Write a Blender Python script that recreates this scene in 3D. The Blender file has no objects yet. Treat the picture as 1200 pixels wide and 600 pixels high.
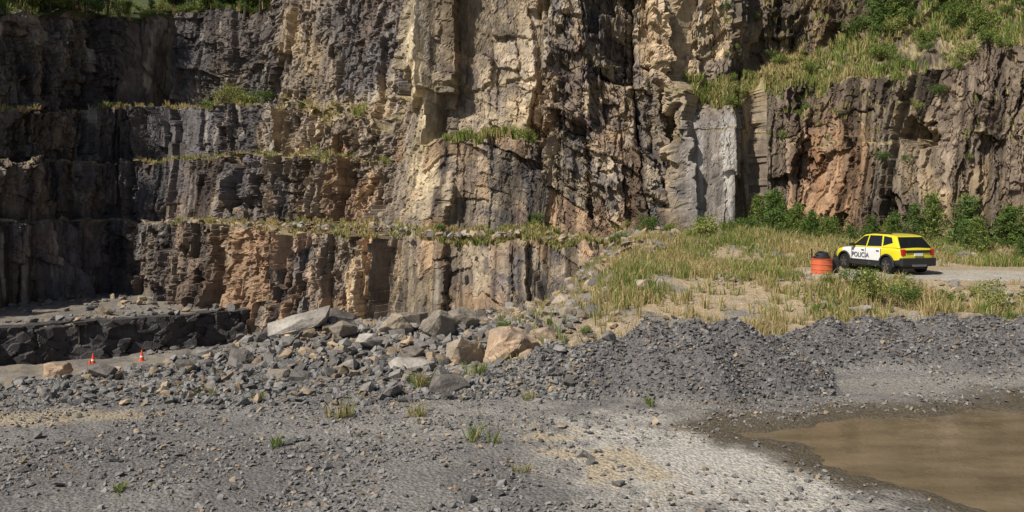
import bpy, bmesh, math, random
import numpy as np
from mathutils import Vector, Matrix
rng=np.random.default_rng(7); random.seed(7)
scene=bpy.context.scene
# ---------------------------------------------------------------- noise
def h2(ix,iy,seed):
    ix=ix.astype(np.int64); iy=iy.astype(np.int64)
    h=(ix*374761393+iy*668265263+seed*982451653)&0xffffffff
    h=((h^(h>>13))*1274126177)&0xffffffff
    h=((h^(h>>15))*2246822519)&0xffffffff
    h^=h>>16
    return h/4294967296.0
def vn(x,y,seed=0):
    x=np.asarray(x,float);y=np.asarray(y,float)
    ix=np.floor(x);iy=np.floor(y);fx=x-ix;fy=y-iy
    fx=fx*fx*(3-2*fx);fy=fy*fy*(3-2*fy)
    a=h2(ix,iy,seed);b=h2(ix+1,iy,seed);c=h2(ix,iy+1,seed);d=h2(ix+1,iy+1,seed)
    return (a*(1-fx)+b*fx)*(1-fy)+(c*(1-fx)+d*fx)*fy
def fbm(x,y,seed=0,o=4):
    s=0;a=.5;t=0
    for i in range(o):
        s=s+a*vn(x*2**i+i*17.3,y*2**i-i*9.1,seed+i);t+=a;a*=.5
    return s/t
def sst(a,b,x):
    t=np.clip((x-a)/(b-a),0,1);return t*t*(3-2*t)
def cells(x,y,seed,jit=.9):
    ix=np.floor(x);iy=np.floor(y)
    f1=np.full(x.shape,9.);f2=np.full(x.shape,9.)
    bx=np.zeros(x.shape);by=np.zeros(x.shape);cx=np.zeros(x.shape);cy=np.zeros(x.shape)
    for i in(-1,0,1):
        for j in(-1,0,1):
            jx=ix+i;jy=iy+j
            px=jx+.5+jit*(h2(jx,jy,seed)-.5);py=jy+.5+jit*(h2(jx,jy,seed+1)-.5)
            dx=x-px;dy=y-py;ax=abs(dx);ay=abs(dy)
            d=.75*np.maximum(ax,ay)+.25*(ax+ay)
            m=d<f1
            f2=np.where(m,f1,np.minimum(f2,d))
            f1=np.where(m,d,f1);bx=np.where(m,dx,bx);by=np.where(m,dy,by)
            cx=np.where(m,jx,cx);cy=np.where(m,jy,cy)
    return f1,f2-f1,bx,by,h2(cx,cy,seed+2),h2(cx,cy,seed+3),h2(cx,cy,seed+4)
def c1d(x,row,seed,jit):
    ix=np.floor(x);f1=np.full(x.shape,9.);f2=np.full(x.shape,9.);dx=np.zeros(x.shape);cid=np.zeros(x.shape)
    for i in(-1,0,1):
        j=ix+i;p=j+.5+jit*(h2(j,row,seed)-.5);d=abs(x-p);m=d<f1
        f2=np.where(m,f1,np.minimum(f2,d));f1=np.where(m,d,f1);dx=np.where(m,x-p,dx);cid=np.where(m,j,cid)
    return cid,dx,f2-f1
def columns(U_,V_,su,sv,seed):
    z=np.zeros(U_.shape)
    ci,dx,e=c1d(U_/su,z,seed,.85);r=h2(ci,z,seed+3)
    ri,dy,e2=c1d(V_/sv*(.7+.7*r)+r*13,ci,seed+5,.9)
    return r,np.minimum(e*su,e2*sv),dx,dy,h2(ci,ri,seed+6),h2(ci,ri,seed+7),h2(ci,ri,seed+8)
# ---------------------------------------------------------------- helpers
def build(name,V,F,mat=None,col=None,smooth=False,matidx=None):
    if not isinstance(F,list):F=[F]
    me=bpy.data.meshes.new(name)
    V=np.asarray(V,np.float32)
    me.vertices.add(len(V));me.vertices.foreach_set('co',V.ravel())
    nl=sum(f.size for f in F);npoly=sum(len(f) for f in F)
    me.loops.add(nl);me.polygons.add(npoly)
    me.loops.foreach_set('vertex_index',np.concatenate([f.ravel() for f in F]).astype(np.int32))
    st=[];o=0
    for f in F:
        st.append(np.arange(len(f))*f.shape[1]+o);o+=f.size
    me.polygons.foreach_set('loop_start',np.concatenate(st).astype(np.int32))
    me.polygons.foreach_set('use_smooth',np.full(npoly,smooth))
    me.update(calc_edges=True)
    if col is not None:
        a=me.attributes.new('Col','FLOAT_COLOR','POINT')
        c=np.ones((len(V),4),np.float32);c[:,:3]=col
        a.data.foreach_set('color',c.ravel())
    if mat:me.materials.append(mat)
    ob=bpy.data.objects.new(name,me);scene.collection.objects.link(ob)
    return ob
def grid_faces(nr,nc):
    i=np.arange(nr*nc).reshape(nr,nc)
    return np.stack([i[:-1,:-1],i[:-1,1:],i[1:,1:],i[1:,:-1]],-1).reshape(-1,4)
def nm(name):
    m=bpy.data.materials.new(name);m.use_nodes=True
    nt=m.node_tree;b=nt.nodes['Principled BSDF'];return m,nt,b
def attr_mat(name,rough=.9,nscale=6,nstr=.5,bumps=(),spec=.3,trans=0,vscale=None,stretch=None):
    m,nt,b=nm(name);N=nt.nodes;L=nt.links
    at=N.new('ShaderNodeAttribute');at.attribute_name='Col'
    tc=N.new('ShaderNodeTexCoord');vec=tc.outputs['Object']
    if stretch:
        mp=N.new('ShaderNodeMapping');mp.inputs['Scale'].default_value=stretch;L.new(vec,mp.inputs[0]);vec=mp.outputs[0]
    out=at.outputs['Color']
    if nstr:
        n=N.new('ShaderNodeTexNoise');n.inputs['Scale'].default_value=nscale;n.inputs['Detail'].default_value=8;n.inputs['Roughness'].default_value=.7
        L.new(vec,n.inputs['Vector'])
        mr=N.new('ShaderNodeMapRange');mr.inputs[1].default_value=.3;mr.inputs[2].default_value=.7
        mr.inputs[3].default_value=1-nstr;mr.inputs[4].default_value=1+nstr
        L.new(n.outputs['Fac'],mr.inputs[0])
        vm=N.new('ShaderNodeVectorMath');vm.operation='SCALE'
        L.new(out,vm.inputs[0]);L.new(mr.outputs[0],vm.inputs['Scale']);out=vm.outputs[0]
    if vscale:
        v=N.new('ShaderNodeTexVoronoi');v.inputs['Scale'].default_value=vscale
        L.new(tc.outputs['Object'],v.inputs['Vector'])
        sp=N.new('ShaderNodeSeparateColor');L.new(v.outputs['Color'],sp.inputs[0])
        mr=N.new('ShaderNodeMapRange');mr.inputs[3].default_value=.74;mr.inputs[4].default_value=1.25
        L.new(sp.outputs[0],mr.inputs[0])
        vm=N.new('ShaderNodeVectorMath');vm.operation='SCALE'
        L.new(out,vm.inputs[0]);L.new(mr.outputs[0],vm.inputs['Scale']);out=vm.outputs[0]
    L.new(out,b.inputs['Base Color'])
    b.inputs['Roughness'].default_value=rough;b.inputs['Specular IOR Level'].default_value=spec
    prev=None
    for kind,sc,dist in bumps:
        bp=N.new('ShaderNodeBump');bp.inputs['Strength'].default_value=1;bp.inputs['Distance'].default_value=dist
        if kind=='n':
            t=N.new('ShaderNodeTexNoise');t.inputs['Detail'].default_value=6;t.inputs['Roughness'].default_value=.65;o='Fac'
        else:
            t=N.new('ShaderNodeTexVoronoi');o='Distance'
        t.inputs['Scale'].default_value=sc
        L.new(vec,t.inputs['Vector']);L.new(t.outputs[o],bp.inputs['Height'])
        if kind=='v':bp.invert=True
        if prev:L.new(prev.outputs[0],bp.inputs['Normal'])
        prev=bp
    if prev:L.new(prev.outputs[0],b.inputs['Normal'])
    if trans:
        tr=N.new('ShaderNodeBsdfTranslucent');L.new(out,tr.inputs['Color'])
        mx=N.new('ShaderNodeMixShader');mx.inputs[0].default_value=trans
        L.new(b.outputs[0],mx.inputs[1]);L.new(tr.outputs[0],mx.inputs[2])
        L.new(mx.outputs[0],N['Material Output'].inputs['Surface'])
    return m
def flat_mat(name,c,rough=.5,spec=.5,metal=0,coat=0,var=.12):
    m,nt,b=nm(name);N=nt.nodes;L=nt.links
    tc=N.new('ShaderNodeTexCoord');n=N.new('ShaderNodeTexNoise');n.inputs['Scale'].default_value=5;n.inputs['Detail'].default_value=6
    L.new(tc.outputs['Object'],n.inputs['Vector'])
    mr=N.new('ShaderNodeMapRange');mr.inputs[3].default_value=1-var;mr.inputs[4].default_value=1+var
    L.new(n.outputs['Fac'],mr.inputs[0])
    vm=N.new('ShaderNodeVectorMath');vm.operation='SCALE';vm.inputs[0].default_value=c
    L.new(mr.outputs[0],vm.inputs['Scale']);L.new(vm.outputs[0],b.inputs['Base Color'])
    b.inputs['Roughness'].default_value=rough;b.inputs['Specular IOR Level'].default_value=spec
    b.inputs['Metallic'].default_value=metal;b.inputs['Coat Weight'].default_value=coat
    return m
M_cliff=attr_mat('cliff_rock',.8,2.0,.45,[('n',2.2,.10),('n',9,.06)],.3,stretch=(1,1,.45))
M_ground=attr_mat('gravel_ground',.92,9,.28,[('v',16,.03),('n',40,.012)],.25,vscale=22)
M_stone=attr_mat('stone',.85,9,.3,[('n',9,.04)],.3)
M_grass=attr_mat('grass_blade',.7,1,0,[],.2,trans=.3)
M_leaf=attr_mat('leaf',.6,1,0,[],.3,trans=.25)
# ---------------------------------------------------------------- terrain
POOL=np.array([(4.0,16.3),(5.1,15.1),(5.9,13.5),(6.6,12.0),(7.4,9.5),(8.4,6),(26,6),(26,19.2),(13,18.9),(11,18.1),(9,17.4),(7.2,17.2),(5.4,16.9)])
def sdpoly(x,y,P):
    d=np.full(x.shape,1e9);ins=np.zeros(x.shape,bool)
    for i in range(len(P)):
        a=P[i];b=P[(i+1)%len(P)];e=b-a
        t=np.clip(((x-a[0])*e[0]+(y-a[1])*e[1])/(e@e),0,1)
        d=np.minimum(d,np.hypot(x-a[0]-t*e[0],y-a[1]-t*e[1]))
        c=((a[1]>y)!=(b[1]>y))&(x<(b[0]-a[0])*(y-a[1])/(b[1]-a[1]+1e-12)+a[0])
        ins^=c
    return np.where(ins,-d,d)
def pool(x,y):
    return sdpoly(x+1.1*(fbm(x*.9,y*.9,31)-.5)+.25*(fbm(x*4,y*4,34,3)-.5),y+1.7*(fbm(x*.7,y*1.3,32)-.5)+.25*(fbm(x*4,y*4,35,3)-.5),POOL)
def stepline(x):return 52+ (x+35.9)*.76
HEAPS=[(1.4,20.6,.65,1.4),(2.5,20.4,1.15,1.9),(3.6,20.5,1.5,2.2),(4.6,20.2,1.62,2.35),(5.6,20.5,1.62,2.25),(6.5,20.3,1.2,1.75),
 (8.0,22.3,.7,1.4),(9.0,22.9,.95,1.6),(10.2,23.0,1.0,1.7),(11.3,23.2,.9,1.6),(12.4,22.9,1.1,1.7),(13.7,23.0,1.05,1.7),(14.9,22.7,1.1,1.7),(16.1,22.9,1.05,1.7),(17.4,22.8,1.1,1.8),(18.7,22.9,1.1,1.8)]
def berm(x,y):
    z=np.zeros(x.shape);wx_=x+.5*(fbm(x*1.1,y*1.1,9,3)-.5);wy_=y+.5*(fbm(x*1.1,y*1.1,11,3)-.5)
    for hx,hy,hh,rr in HEAPS:
        d=np.hypot(wx_-hx,wy_-hy)/rr
        z=np.maximum(z,hh*(np.clip(1.04-np.sqrt(d*d+.012),0,None)))
    return z*(.9+.25*fbm(x*3,y*3,15,3))
def H(x,y):
    x=np.asarray(x,float);y=np.asarray(y,float)
    right=np.interp(y,[0,20,24,31.0,37.5,44,52,60],[0,0,.45,1.5,1.66,2.35,2.95,3.1])
    right=right+.5*(fbm(x*.25,y*.25,3)-.5)*sst(22,26,y)*(1-.85*sst(30,32,y)*(1-sst(37,39,y))*sst(12,15,x))
    ye=np.interp(x,[-60,-14,-10,-7,0,10],[16.5,19.0,22.0,27,29,30])+1.2*(fbm(x*.3,y*0,4)-.5)
    depth=np.interp(x,[-34,-22,-15,-6,1,6,10],[6.3,6.3,4.3,3.4,1.5,.4,0])
    depth=np.where((y>stepline(x)+.5)&(x<-21),3.9,depth)
    s=np.maximum(y-ye,0)
    z=-depth*(1-np.exp(-(s/ (depth*1.3+.3))**1.6))
    left=z+.35*(fbm(x*.3,y*.3,5)-.5)*sst(20,26,y)
    left=left+np.where(x>-20,1,0)*.6*sst(44,56,y)*sst(-20,-10,x)
    sh=np.interp(y,[28,44],[0,2.6])
    w=sst(-1.5,4.8,x-sh+.8*(fbm(x*.3,y*.3,6)-.5)*2)
    z=left*(1-w)+right*w
    z=z+ .45*np.exp(-((y-26)/1.7)**2)*sst(-10,-7,x)*(1-sst(1,3,x))*(.6+.8*fbm(x*.8,y*.8,8))
    z=z+ .30*np.exp(-((y-22.5)/2.0)**2)*sst(-13,-9,x)*(1-sst(-6,-3,x))*(fbm(x*.8,y*.8,8)*1.6-.3)
    z=z+.40*np.exp(-((y-20.4)/1.2)**2)*sst(-2.2,0,x)*(1-sst(.5,2.5,x))*(.6+.8*fbm(x*1.2,y*1.2,9))
    z=z+berm(x,y)
    z=z-.25*sst(21.6,22.6,y)*(1-sst(23.5,24.8,y))*sst(1,3,x)*(1-sst(6,7.5,x))
    near=(y<21)&(x>0)
    p=np.where(near,pool(x,y),5)
    z=z-.16*sst(.55,-1.2,p)*1.0
    z=z+.20*(fbm(x*.7+3,y*2.2,12)-.42)*sst(0,-1.,p)*sst(19,15,y)
    z=z+.06*(fbm(x*.9,y*.9,13,5)-.5)*(1-sst(20,24,y))*sst(-.3,.8,p)
    rough=sst(21,25,y)
    z=z+rough*.22*(fbm(x*1.4,y*1.4,14,5)-.5)*(1-.8*sst(30,32,y)*(1-sst(37,39,y))*sst(12,15,x))
    return z
inv=np.concatenate([np.linspace(1/7.,1/24.,430),np.linspace(1/23.9,1/48.,230),np.linspace(1/47.6,1/92.,110)])
D=1/inv
T=np.concatenate([np.linspace(-1.5,-.72,60),np.linspace(-.715,.715,880),np.linspace(.72,1.5,60)])
YY,TT=np.meshgrid(D,T,indexing='ij');XX=YY*TT
ZZ=H(XX,YY)
n1=fbm(XX*.5,YY*.5,40,5);n2=fbm(XX*2,YY*2,41,5);n3=fbm(XX*.18,YY*.35,42,3)
g=np.array([.215,.202,.188]);pale=np.array([.46,.43,.38]);tan=np.array([.40,.325,.22]);mud=np.array([.105,.086,.06]);dk=np.array([.125,.117,.115]);soil=np.array([.32,.25,.165])
def mix(c,t,w):return c*(1-w[...,None])+t*w[...,None]
C=np.ones(XX.shape+(3,))*g
C=mix(C,dk,sst(.45,.62,n1)*.65)
C=mix(C,pale*.8,sst(.50,.68,n3)*.4*sst(.4,.6,n2))
pz=np.exp(-(((XX-2.9+.25*(YY-14))/2.4)**2+((YY-14)/3.4)**2)**1.2)
C=mix(C,pale,np.clip(sst(.18,.75,pz*(.3+1.3*n2))*.9*sst(.28,.55,n1+.12),0,1))
pz=np.exp(-(((XX-1.6+.35*(YY-14))/.9)**2+((YY-14.2)/2.2)**2))
C=mix(C,tan,sst(.2,.6,pz*(.1+1.7*n1))*.8*sst(.35,.6,n2))
pz=np.exp(-(((XX+10.2)/3.2)**2+((YY-17.0-.12*(XX+10))/.7)**2))
C=mix(C,tan*.85,sst(.25,.7,pz*(.2+1.5*n2))*.8)
pz=np.exp(-(((XX-10)/4.5)**2+((YY-19.9-.12*(XX-9.5))/.7)**2)**1.5)
C=mix(C,pale*.6,sst(.15,.6,pz*(.3+1.4*n2))*.6)
pl=np.where((YY<21)&(XX>0),pool(XX,YY),5)
C=mix(C,mud,sst(1.6,.3,pl+1.0*(n2-.5)+1.4*(n1-.5)))
bm_=berm(XX,YY)
C=mix(C,soil*1.15,sst(21.5,23,YY+np.where(XX>7.5,-2.3,0))*sst(-1,3,XX)*sst(.2,.4,n1))
C=mix(C,dk*1.1,sst(.05,.25,bm_))
C=mix(C,tan*.9,sst(30.5,31.5,YY)*(1-sst(36,38,YY))*sst(10,15,XX)*.6)
C=mix(C,soil*.8,sst(28,34,YY)*(1-sst(-2,2,XX))*sst(.4,.6,n2)*.5)
C=mix(C,pale*.9,sst(.45,.3,abs((YY-48.5)/6))*(XX<-20)*sst(.4,.6,n1)*.8)
V=np.stack([XX,YY,ZZ],-1).reshape(-1,3)
ground=build('ground',V,grid_faces(*XX.shape),M_ground,C.reshape(-1,3),True)
xs=np.linspace(-400,400,60);ys=np.concatenate([np.linspace(-500,-20,20),np.linspace(-15,7.2,12)])
Y2,X2=np.meshgrid(ys,xs,indexing='ij')
build('gravel_floor',np.stack([X2,Y2,-.06+0*X2],-1).reshape(-1,3),grid_faces(*X2.shape),M_ground,np.ones((X2.size,3))*g,True)
# puddle
xs=np.linspace(2.5,26,40);ys=np.linspace(7.3,19.4,30)
Y2,X2=np.meshgrid(ys,xs,indexing='ij')
m,nt,b=nm('muddy_water');N=nt.nodes;L=nt.links
tc=N.new('ShaderNodeTexCoord');n=N.new('ShaderNodeTexNoise');n.inputs['Scale'].default_value=.9;n.inputs['Detail'].default_value=5
mp=N.new('ShaderNodeMapping');mp.inputs['Scale'].default_value=(.6,1.6,1);L.new(tc.outputs['Object'],mp.inputs[0]);L.new(mp.outputs[0],n.inputs['Vector'])
cr=N.new('ShaderNodeValToRGB');cr.color_ramp.elements[0].position=.35;cr.color_ramp.elements[0].color=(.12,.09,.055,1)
cr.color_ramp.elements[1].position=.65;cr.color_ramp.elements[1].color=(.20,.153,.095,1)
L.new(n.outputs['Fac'],cr.inputs[0]);L.new(cr.outputs[0],b.inputs['Base Color'])
b.inputs['Roughness'].default_value=.05;b.inputs['IOR'].default_value=1.33;b.inputs['Specular IOR Level'].default_value=.5
n2_=N.new('ShaderNodeTexNoise');n2_.inputs['Scale'].default_value=4;L.new(tc.outputs['Object'],n2_.inputs['Vector'])
bp=N.new('ShaderNodeBump');bp.inputs['Distance'].default_value=.02;bp.inputs['Strength'].default_value=.35;L.new(n2_.outputs['Fac'],bp.inputs['Height']);L.new(bp.outputs[0],b.inputs['Normal'])
build('puddle',np.stack([X2,Y2,-.07+0*X2],-1).reshape(-1,3),grid_faces(*X2.shape),m,None,True)
# dirt road by the car
xs=np.linspace(11.5,34,120);ts=np.linspace(0,1,14)
T2,X2=np.meshgrid(ts,xs,indexing='ij');Y2=31.5+.5*(fbm(X2*.5,T2*0,50)-.5)+T2*(4.0+.3*np.sin(X2))
build('dirt_road',np.stack([X2,Y2,H(X2,Y2)+.03-.06*(abs(T2-.5)*2)**6],-1).reshape(-1,3),grid_faces(*X2.shape),M_ground,(np.ones(X2.shape+(3,))*np.array([.40,.365,.31])*(.8+.4*fbm(X2*2,Y2*2,51))[...,None]).reshape(-1,3),True)
# ---------------------------------------------------------------- cliffs
ST=[
(-500,(-46,40),(-48.5,39),(-51,38),(-54,37),2.9,5,7,7.1,9),
(-150,(-44,55),(-46.3,57),(-48.6,58.5),(-51,60),3.0,7.5,11,11.1,16),
(0,(-42,66),(-44,68.5),(-46,71),(-48.5,74),3.1,8.2,12.8,12.9,22.2),
(140,(-37.1,76),(-38.6,79),(-40.3,82.5),(-42.5,87),3.0,8.9,14.4,14.5,25.2),
(200,(-30.6,72),(-32.7,77),(-35.2,83),(-39,92),2.9,8.9,14.6,14.7,26.6),
(320,(-18.7,63),(-20.2,68),(-22.3,75),(-26.8,90),2.8,8.5,14.0,14.8,26.6),
(335,(-17.4,62),(-18.9,67),(-20.7,73.5),(-22.8,80),2.8,8.4,13.6,14.5,33),
(400,(-12.3,58),(-13.5,63.5),(-14.2,67),(-15.1,71),2.8,8.0,11.5,13,33),
(458,(-8.3,54.8),(-9.2,61),(-9.5,63),(-9.8,65),2.7,7.6,10.5,11.5,33),
(480,(-6.8,53.2),(-7.3,57.6),(-7.35,57.9),(-7.4,58.2),2.7,8.5,13,13.1,33),
(500,(-5.6,52.5),(-5.9,55.4),(-5.9,55.5),(-5.95,55.7),2.7,9.0,13,13.1,33),
(520,(-4.4,51.8),(-4.5,54.0),(-4.7,56.6),(-4.7,56.8),2.6,9.0,13,13.1,33),
(632,(1.6,48),(1.9,52.8),(1.95,55.6),(1.95,55.8),2.5,9.3,13,13.1,33),
(645,(2.3,47.5),(2.5,52),(2.5,52.2),(2.5,52.4),2.5,9.3,13,13.1,33),
(760,(7.6,46),(8.6,51),(8.6,51.2),(8.7,51.4),1.9,9,13,13.1,33),
(782,(8.8,46),(9.8,51.2),(9.85,51.5),(9.9,51.8),1.4,9,13,13.1,33),
(792,(9.4,46),(10.7,53.2),(10.75,53.4),(10.8,53.6),1.4,9,13,13.1,33),
(802,(9.8,46),(10.8,50.6),(10.85,50.8),(11.2,53),1.4,9,12,13.0,33),
(870,(13,47),(14.2,49.8),(14.3,50.1),(14.7,52.8),1.4,9,11,12.8,33),
(885,(14,48),(15.8,51.6),(15.9,52),(16.6,54.8),1.4,9,11.2,13.4,33),
(960,(17.5,47),(19,50),(19.1,50.3),(20.3,55),1.4,8,11.4,14.5,33),
(1050,(20.5,44.5),(22,46.4),(22.2,46.8),(24.6,53),1.4,8,12.2,16.3,33),
(1120,(22.5,42.5),(24.2,44),(24.5,44.4),(27.5,51.5),1.4,8,12.4,17.5,33),
(1200,(25,41),(26.7,42.2),(27,42.6),(31,50),1.4,8,12.3,18.5,33),
(1400,(30,37),(32,38),(32.4,38.5),(38,44),1.4,8,12.3,18.5,33),
(1800,(34,24),(37,24),(37.5,24),(44,24),1.4,8,12.3,18.5,33)]
cols=[]
for i in range(len(ST)-1):
    a=ST[i][0];b_=ST[i+1][0];inf=(b_>-10 and a<1210)
    ln=max(math.dist(ST[i][q],ST[i+1][q]) for q in (2,4))
    n=max(8,int((b_-a)*(1.15 if inf else .35)),int(ln*7) if 320<a<1000 else 0)
    for k in range(n):cols.append(i+k/n)
cols.append(len(ST)-1.0);cols=np.array(cols);NC=len(cols);ki=np.arange(len(ST))
P={};
for j,nme in enumerate('ABCD'):
    P[nme]=np.stack([np.interp(cols,ki,[s[1+j][0] for s in ST]),np.interp(cols,ki,[s[1+j][1] for s in ST])],-1)
Lz=[np.interp(cols,ki,[s[5+j] for s in ST]) for j in range(5)]
B=P['B'];seg=(np.hypot(*np.diff(B,axis=0).T)+np.hypot(*np.diff(P['D'],axis=0).T))*.5;U=np.concatenate([[0],np.cumsum(seg)])
tg=np.gradient(B,axis=0)
k=np.ones(31)/31
tg=np.stack([np.convolve(np.pad(tg[:,i],15,mode='edge'),k,'valid') for i in range(2)],-1)
tg/=np.linalg.norm(tg,axis=1)[:,None]
nrm=np.stack([tg[:,1],-tg[:,0]],-1)
def cv(p,off,z):
    return np.concatenate([p+nrm*off,np.broadcast_to(z,(NC,))[:,None]],-1)
stp=lambda s,a,w:a*(h2(np.floor(U/w+.4*fbm(U*1.5,U*0,s)),U*0,s)-.5)
wob=lambda s,a:a*(fbm(U*.35,U*0+s,60+s,4)-.5)*2+stp(s,a*.9,2.3)+stp(s+9,a*.5,.9)
BX=P['B'][:,0]
lfac=sst(-12,-24,BX)
L1=Lz[0]+wob(1,.30);L2=Lz[1]+wob(2,.8)*(1-.4*lfac);L3=Lz[2]+wob(3,.9)*(1-.5*lfac);D0=Lz[3]+wob(3,.9)*(1-.5*lfac);L4=Lz[4]+wob(4,.7)
shelf=sst(-26,-18,BX)*(1-sst(2,5,BX))
CU=[cv(P['A'],.9,-7.5),cv(P['A'],0,L1-.42*shelf),cv(P['B'],.5,L1+.12+.35*shelf),cv(P['B'],0,L2),cv(P['C'],.3,L2+.1),cv(P['C'],0,L3),cv(P['D'],.4,D0+.12),cv(P['D'],-.6,L4),cv(P['D'],-7,L4+2.5),cv(P['D'],-34,L4+15)]
NR=[115,14,85,14,70,20,190,10,10]
rows=[];kind=[]
for i,n in enumerate(NR):
    for kk in range(n):
        t=kk/n;rows.append(CU[i]*(1-t)+CU[i+1]*t);kind.append(i)
rows.append(CU[-1]);kind.append(8)
G=np.stack(rows,0);kind=np.array(kind);R=len(kind)
KU=np.broadcast_to(U,(R,NC)).copy()
dV=np.linalg.norm(np.diff(G,axis=0),axis=-1);KV=np.concatenate([np.zeros((1,NC)),np.cumsum(dV,axis=0)],0)
KV=G[...,2]+.6*(KV-(G[...,2]+7.5))
wx=fbm(KU*.25,KV*.12,70,3)-.5;wy=fbm(KU*.35,KV*.3,71,3)-.5
lean=(vn(KU*.06,KV*0,72)-.5)
jag=fbm(KU*2.2,KV*2.6,68,4)-.5
Xg=G[...,0];Zg=G[...,2]
rgt=sst(15,18,Xg)
UU=KU+(1.5+1.8*rgt)*wx+.16*KV*lean+.42*jag;VV=KV+1.6*wy+.40*KU*(vn(KU*.04,KV*.05,73)-.5)+.5*(fbm(KU*1.7,KV*1.7,67,3)-.5)
b0=columns(UU,VV,5.5,16,90)
b1=columns(UU+.4*wy,VV,2.7,7.,100);b2=columns(UU+.3*wy,VV,1.15,3.0,110);b3=columns(UU+.3*jag,VV+.5*KU*(b2[5]-.5),.48,1.1,120);b4=cells(UU/.3,VV/.5,130);b5=cells(UU/1.3,VV/1.5,140);b6=cells(UU/2.6,VV/2.8,150)
def bd(b,amp,su,sv,tilt,vt=.5):
    return amp*(b[4]-.5)*2+tilt*(b[2]*su*(b[5]-.5)*2+vt*b[3]*sv*(b[6]-.5)*.5)
sm=fbm(KU*.11,KV*.09,75,3)
brk=.30+1.1*sst(.38,.62,sm)
slabm=sst(10.8,11.3,Xg)*(1-sst(13.9,14.4,Xg))*(1-sst(9.5,11,Zg))
brk=brk*(1-.75*slabm)
brk=np.where((Xg<-9)&(Xg>-22),np.maximum(brk,1.2),brk)
brk=np.maximum(brk,1.15*rgt)
cenblk=sst(5,7,Xg)*(1-sst(10,11,Xg))*sst(7,9,Zg)*(1-sst(14,16,Zg))
brk=np.maximum(brk,1.2*cenblk)
d0=bd(b0,.65,5.5,16,.16)+.5*(b0[0]-.5)
d1=bd(b1,.38,2.7,7.,.30)+.55*(b1[0]-.5);d2=bd(b2,.26,1.15,3.0,.42);d3=bd(b3,.12,.48,1.1,.45);d4=bd(b4,.05,.3,.5,.5);d5=bd(b5,.35,1.3,1.5,.5);d6=bd(b6,.42,2.6,2.8,.35)
disp=1.1*(fbm(KU*.09,KV*.05,76,2)-.5)*2+d0*(1-.5*slabm)+d1*(.55+.45*brk)*(1-.4*rgt)+d2*brk*(1-.2*rgt)+d3*brk+d4*(.3+.7*brk)+d5*sst(.8,1.3,brk)*.8+d6*rgt
disp-=.25*np.exp(-b1[1]/.06)*brk+.10*np.exp(-b2[1]/.04)*brk+.8*cenblk*np.exp(-b1[1]/.35)
hol=(((Xg-23.0)/.6)**2+((Zg-8.6)/.8)**2+.6*(jag)*4)
disp-=1.5*sst(1.2,.6,hol)*np.isin(kind,[2,3,4])[:,None]
disp+=.16*(fbm(KU*1.6,KV*.9,77,4)-.5)
isled=np.isin(kind,[1,3,5])
wall=np.ones(R);wall[kind==8]=.1;wall[kind==7]=.4
disp=disp*wall[:,None]
nh=np.concatenate([nrm,np.zeros((NC,1))],-1)[None]
Pp=G+nh*disp[...,None]
Pp[...,2]+=(isled[:,None]*(.6*(fbm(KU*.8,KV*.8,78,4)-.5)+.3*d2))+.18*(b2[5]-.5)*brk*np.isin(kind,[0,2,4,6])[:,None]
for f in (7,8):Pp[kind==f,:,2]+=(1.2*(fbm(KU*.3,KV*.3,79,4)-.5))[kind==f]
def rgb(*c):return np.array(c)
cb=np.ones(G.shape)*rgb(.265,.215,.168)
q1=fbm(KU*.13,KV*.07,80,4);q2=fbm(KU*.5,KV*.22,81,4);st=fbm(KU*1.6,KV*.10,82,4);st2=fbm(KU*.6,KV*.04,83,4);q3=fbm(KU*1.5,KV*1.3,84,4)
cb=mix(cb,rgb(.145,.13,.125),sst(.45,.60,q1))
cb=mix(cb,rgb(.46,.355,.225),sst(.5,.62,q2)*.75*sst(.64,.45,q1))
cen=sst(-8,-6,Xg)*(1-sst(13,15,Xg))
cb=mix(cb,rgb(.46,.37,.245),cen*.5*sst(.38,.58,q3))
cb=mix(cb,rgb(.64,.53,.35),np.exp(-((Xg+6.5)/1.1)**2)*sst(3,6,Zg)*.85)  # buttress face turned to the sun, its brightness painted into the colour
cb=mix(cb,rgb(.40,.245,.135),sst(.50,.62,b1[6]*.3+q2*.4+q1*.3)*.5*(.4+.6*(Zg<9)))
cb=mix(cb,rgb(.27,.145,.075),np.exp(-((Xg-19.5)/1.6)**2-((Zg-7)/3.2)**2)*.8)
cb=mix(cb,rgb(.44,.28,.165),np.exp(-((Xg+22)/7)**2)*(Zg<2.6)*(Zg>-5)*sst(.3,.6,b2[4])*.8)
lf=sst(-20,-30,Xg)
cb=mix(cb,rgb(.085,.08,.087),lf*.65)  # left walls darkened in the colour so they read as shaded
cb=mix(cb,rgb(.25,.222,.205),slabm*.8)
cb=mix(cb,rgb(.50,.475,.45),slabm*sst(.55,.68,st)*.7)
cb*=(.76+.48*b2[4])[...,None];cb*=(.84+.32*b3[4])[...,None];cb*=(.78+.42*b1[5])[...,None]
cb=mix(cb,cb*rgb(.28,.27,.28),sst(.49,.60,st2)*sst(.40,.55,st)*.8)
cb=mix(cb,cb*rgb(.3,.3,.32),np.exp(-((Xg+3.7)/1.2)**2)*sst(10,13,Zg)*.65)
cb=mix(cb,rgb(.54,.50,.44),sst(.60,.70,st)*.42*sst(.48,.6,q2)*(1-.5*rgt))
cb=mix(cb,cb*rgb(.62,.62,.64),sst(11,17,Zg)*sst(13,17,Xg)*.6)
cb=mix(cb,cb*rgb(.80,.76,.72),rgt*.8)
cb=mix(cb,rgb(.34,.28,.16),isled[:,None]*sst(.35,.55,q3)*.85)
top=np.isin(kind,[7,8]);cb[top]=rgb(.07,.085,.03)
cliff=build('rock_cliff',Pp.reshape(-1,3),grid_faces(R,NC),M_cliff,cb.reshape(-1,3),False)
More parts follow.
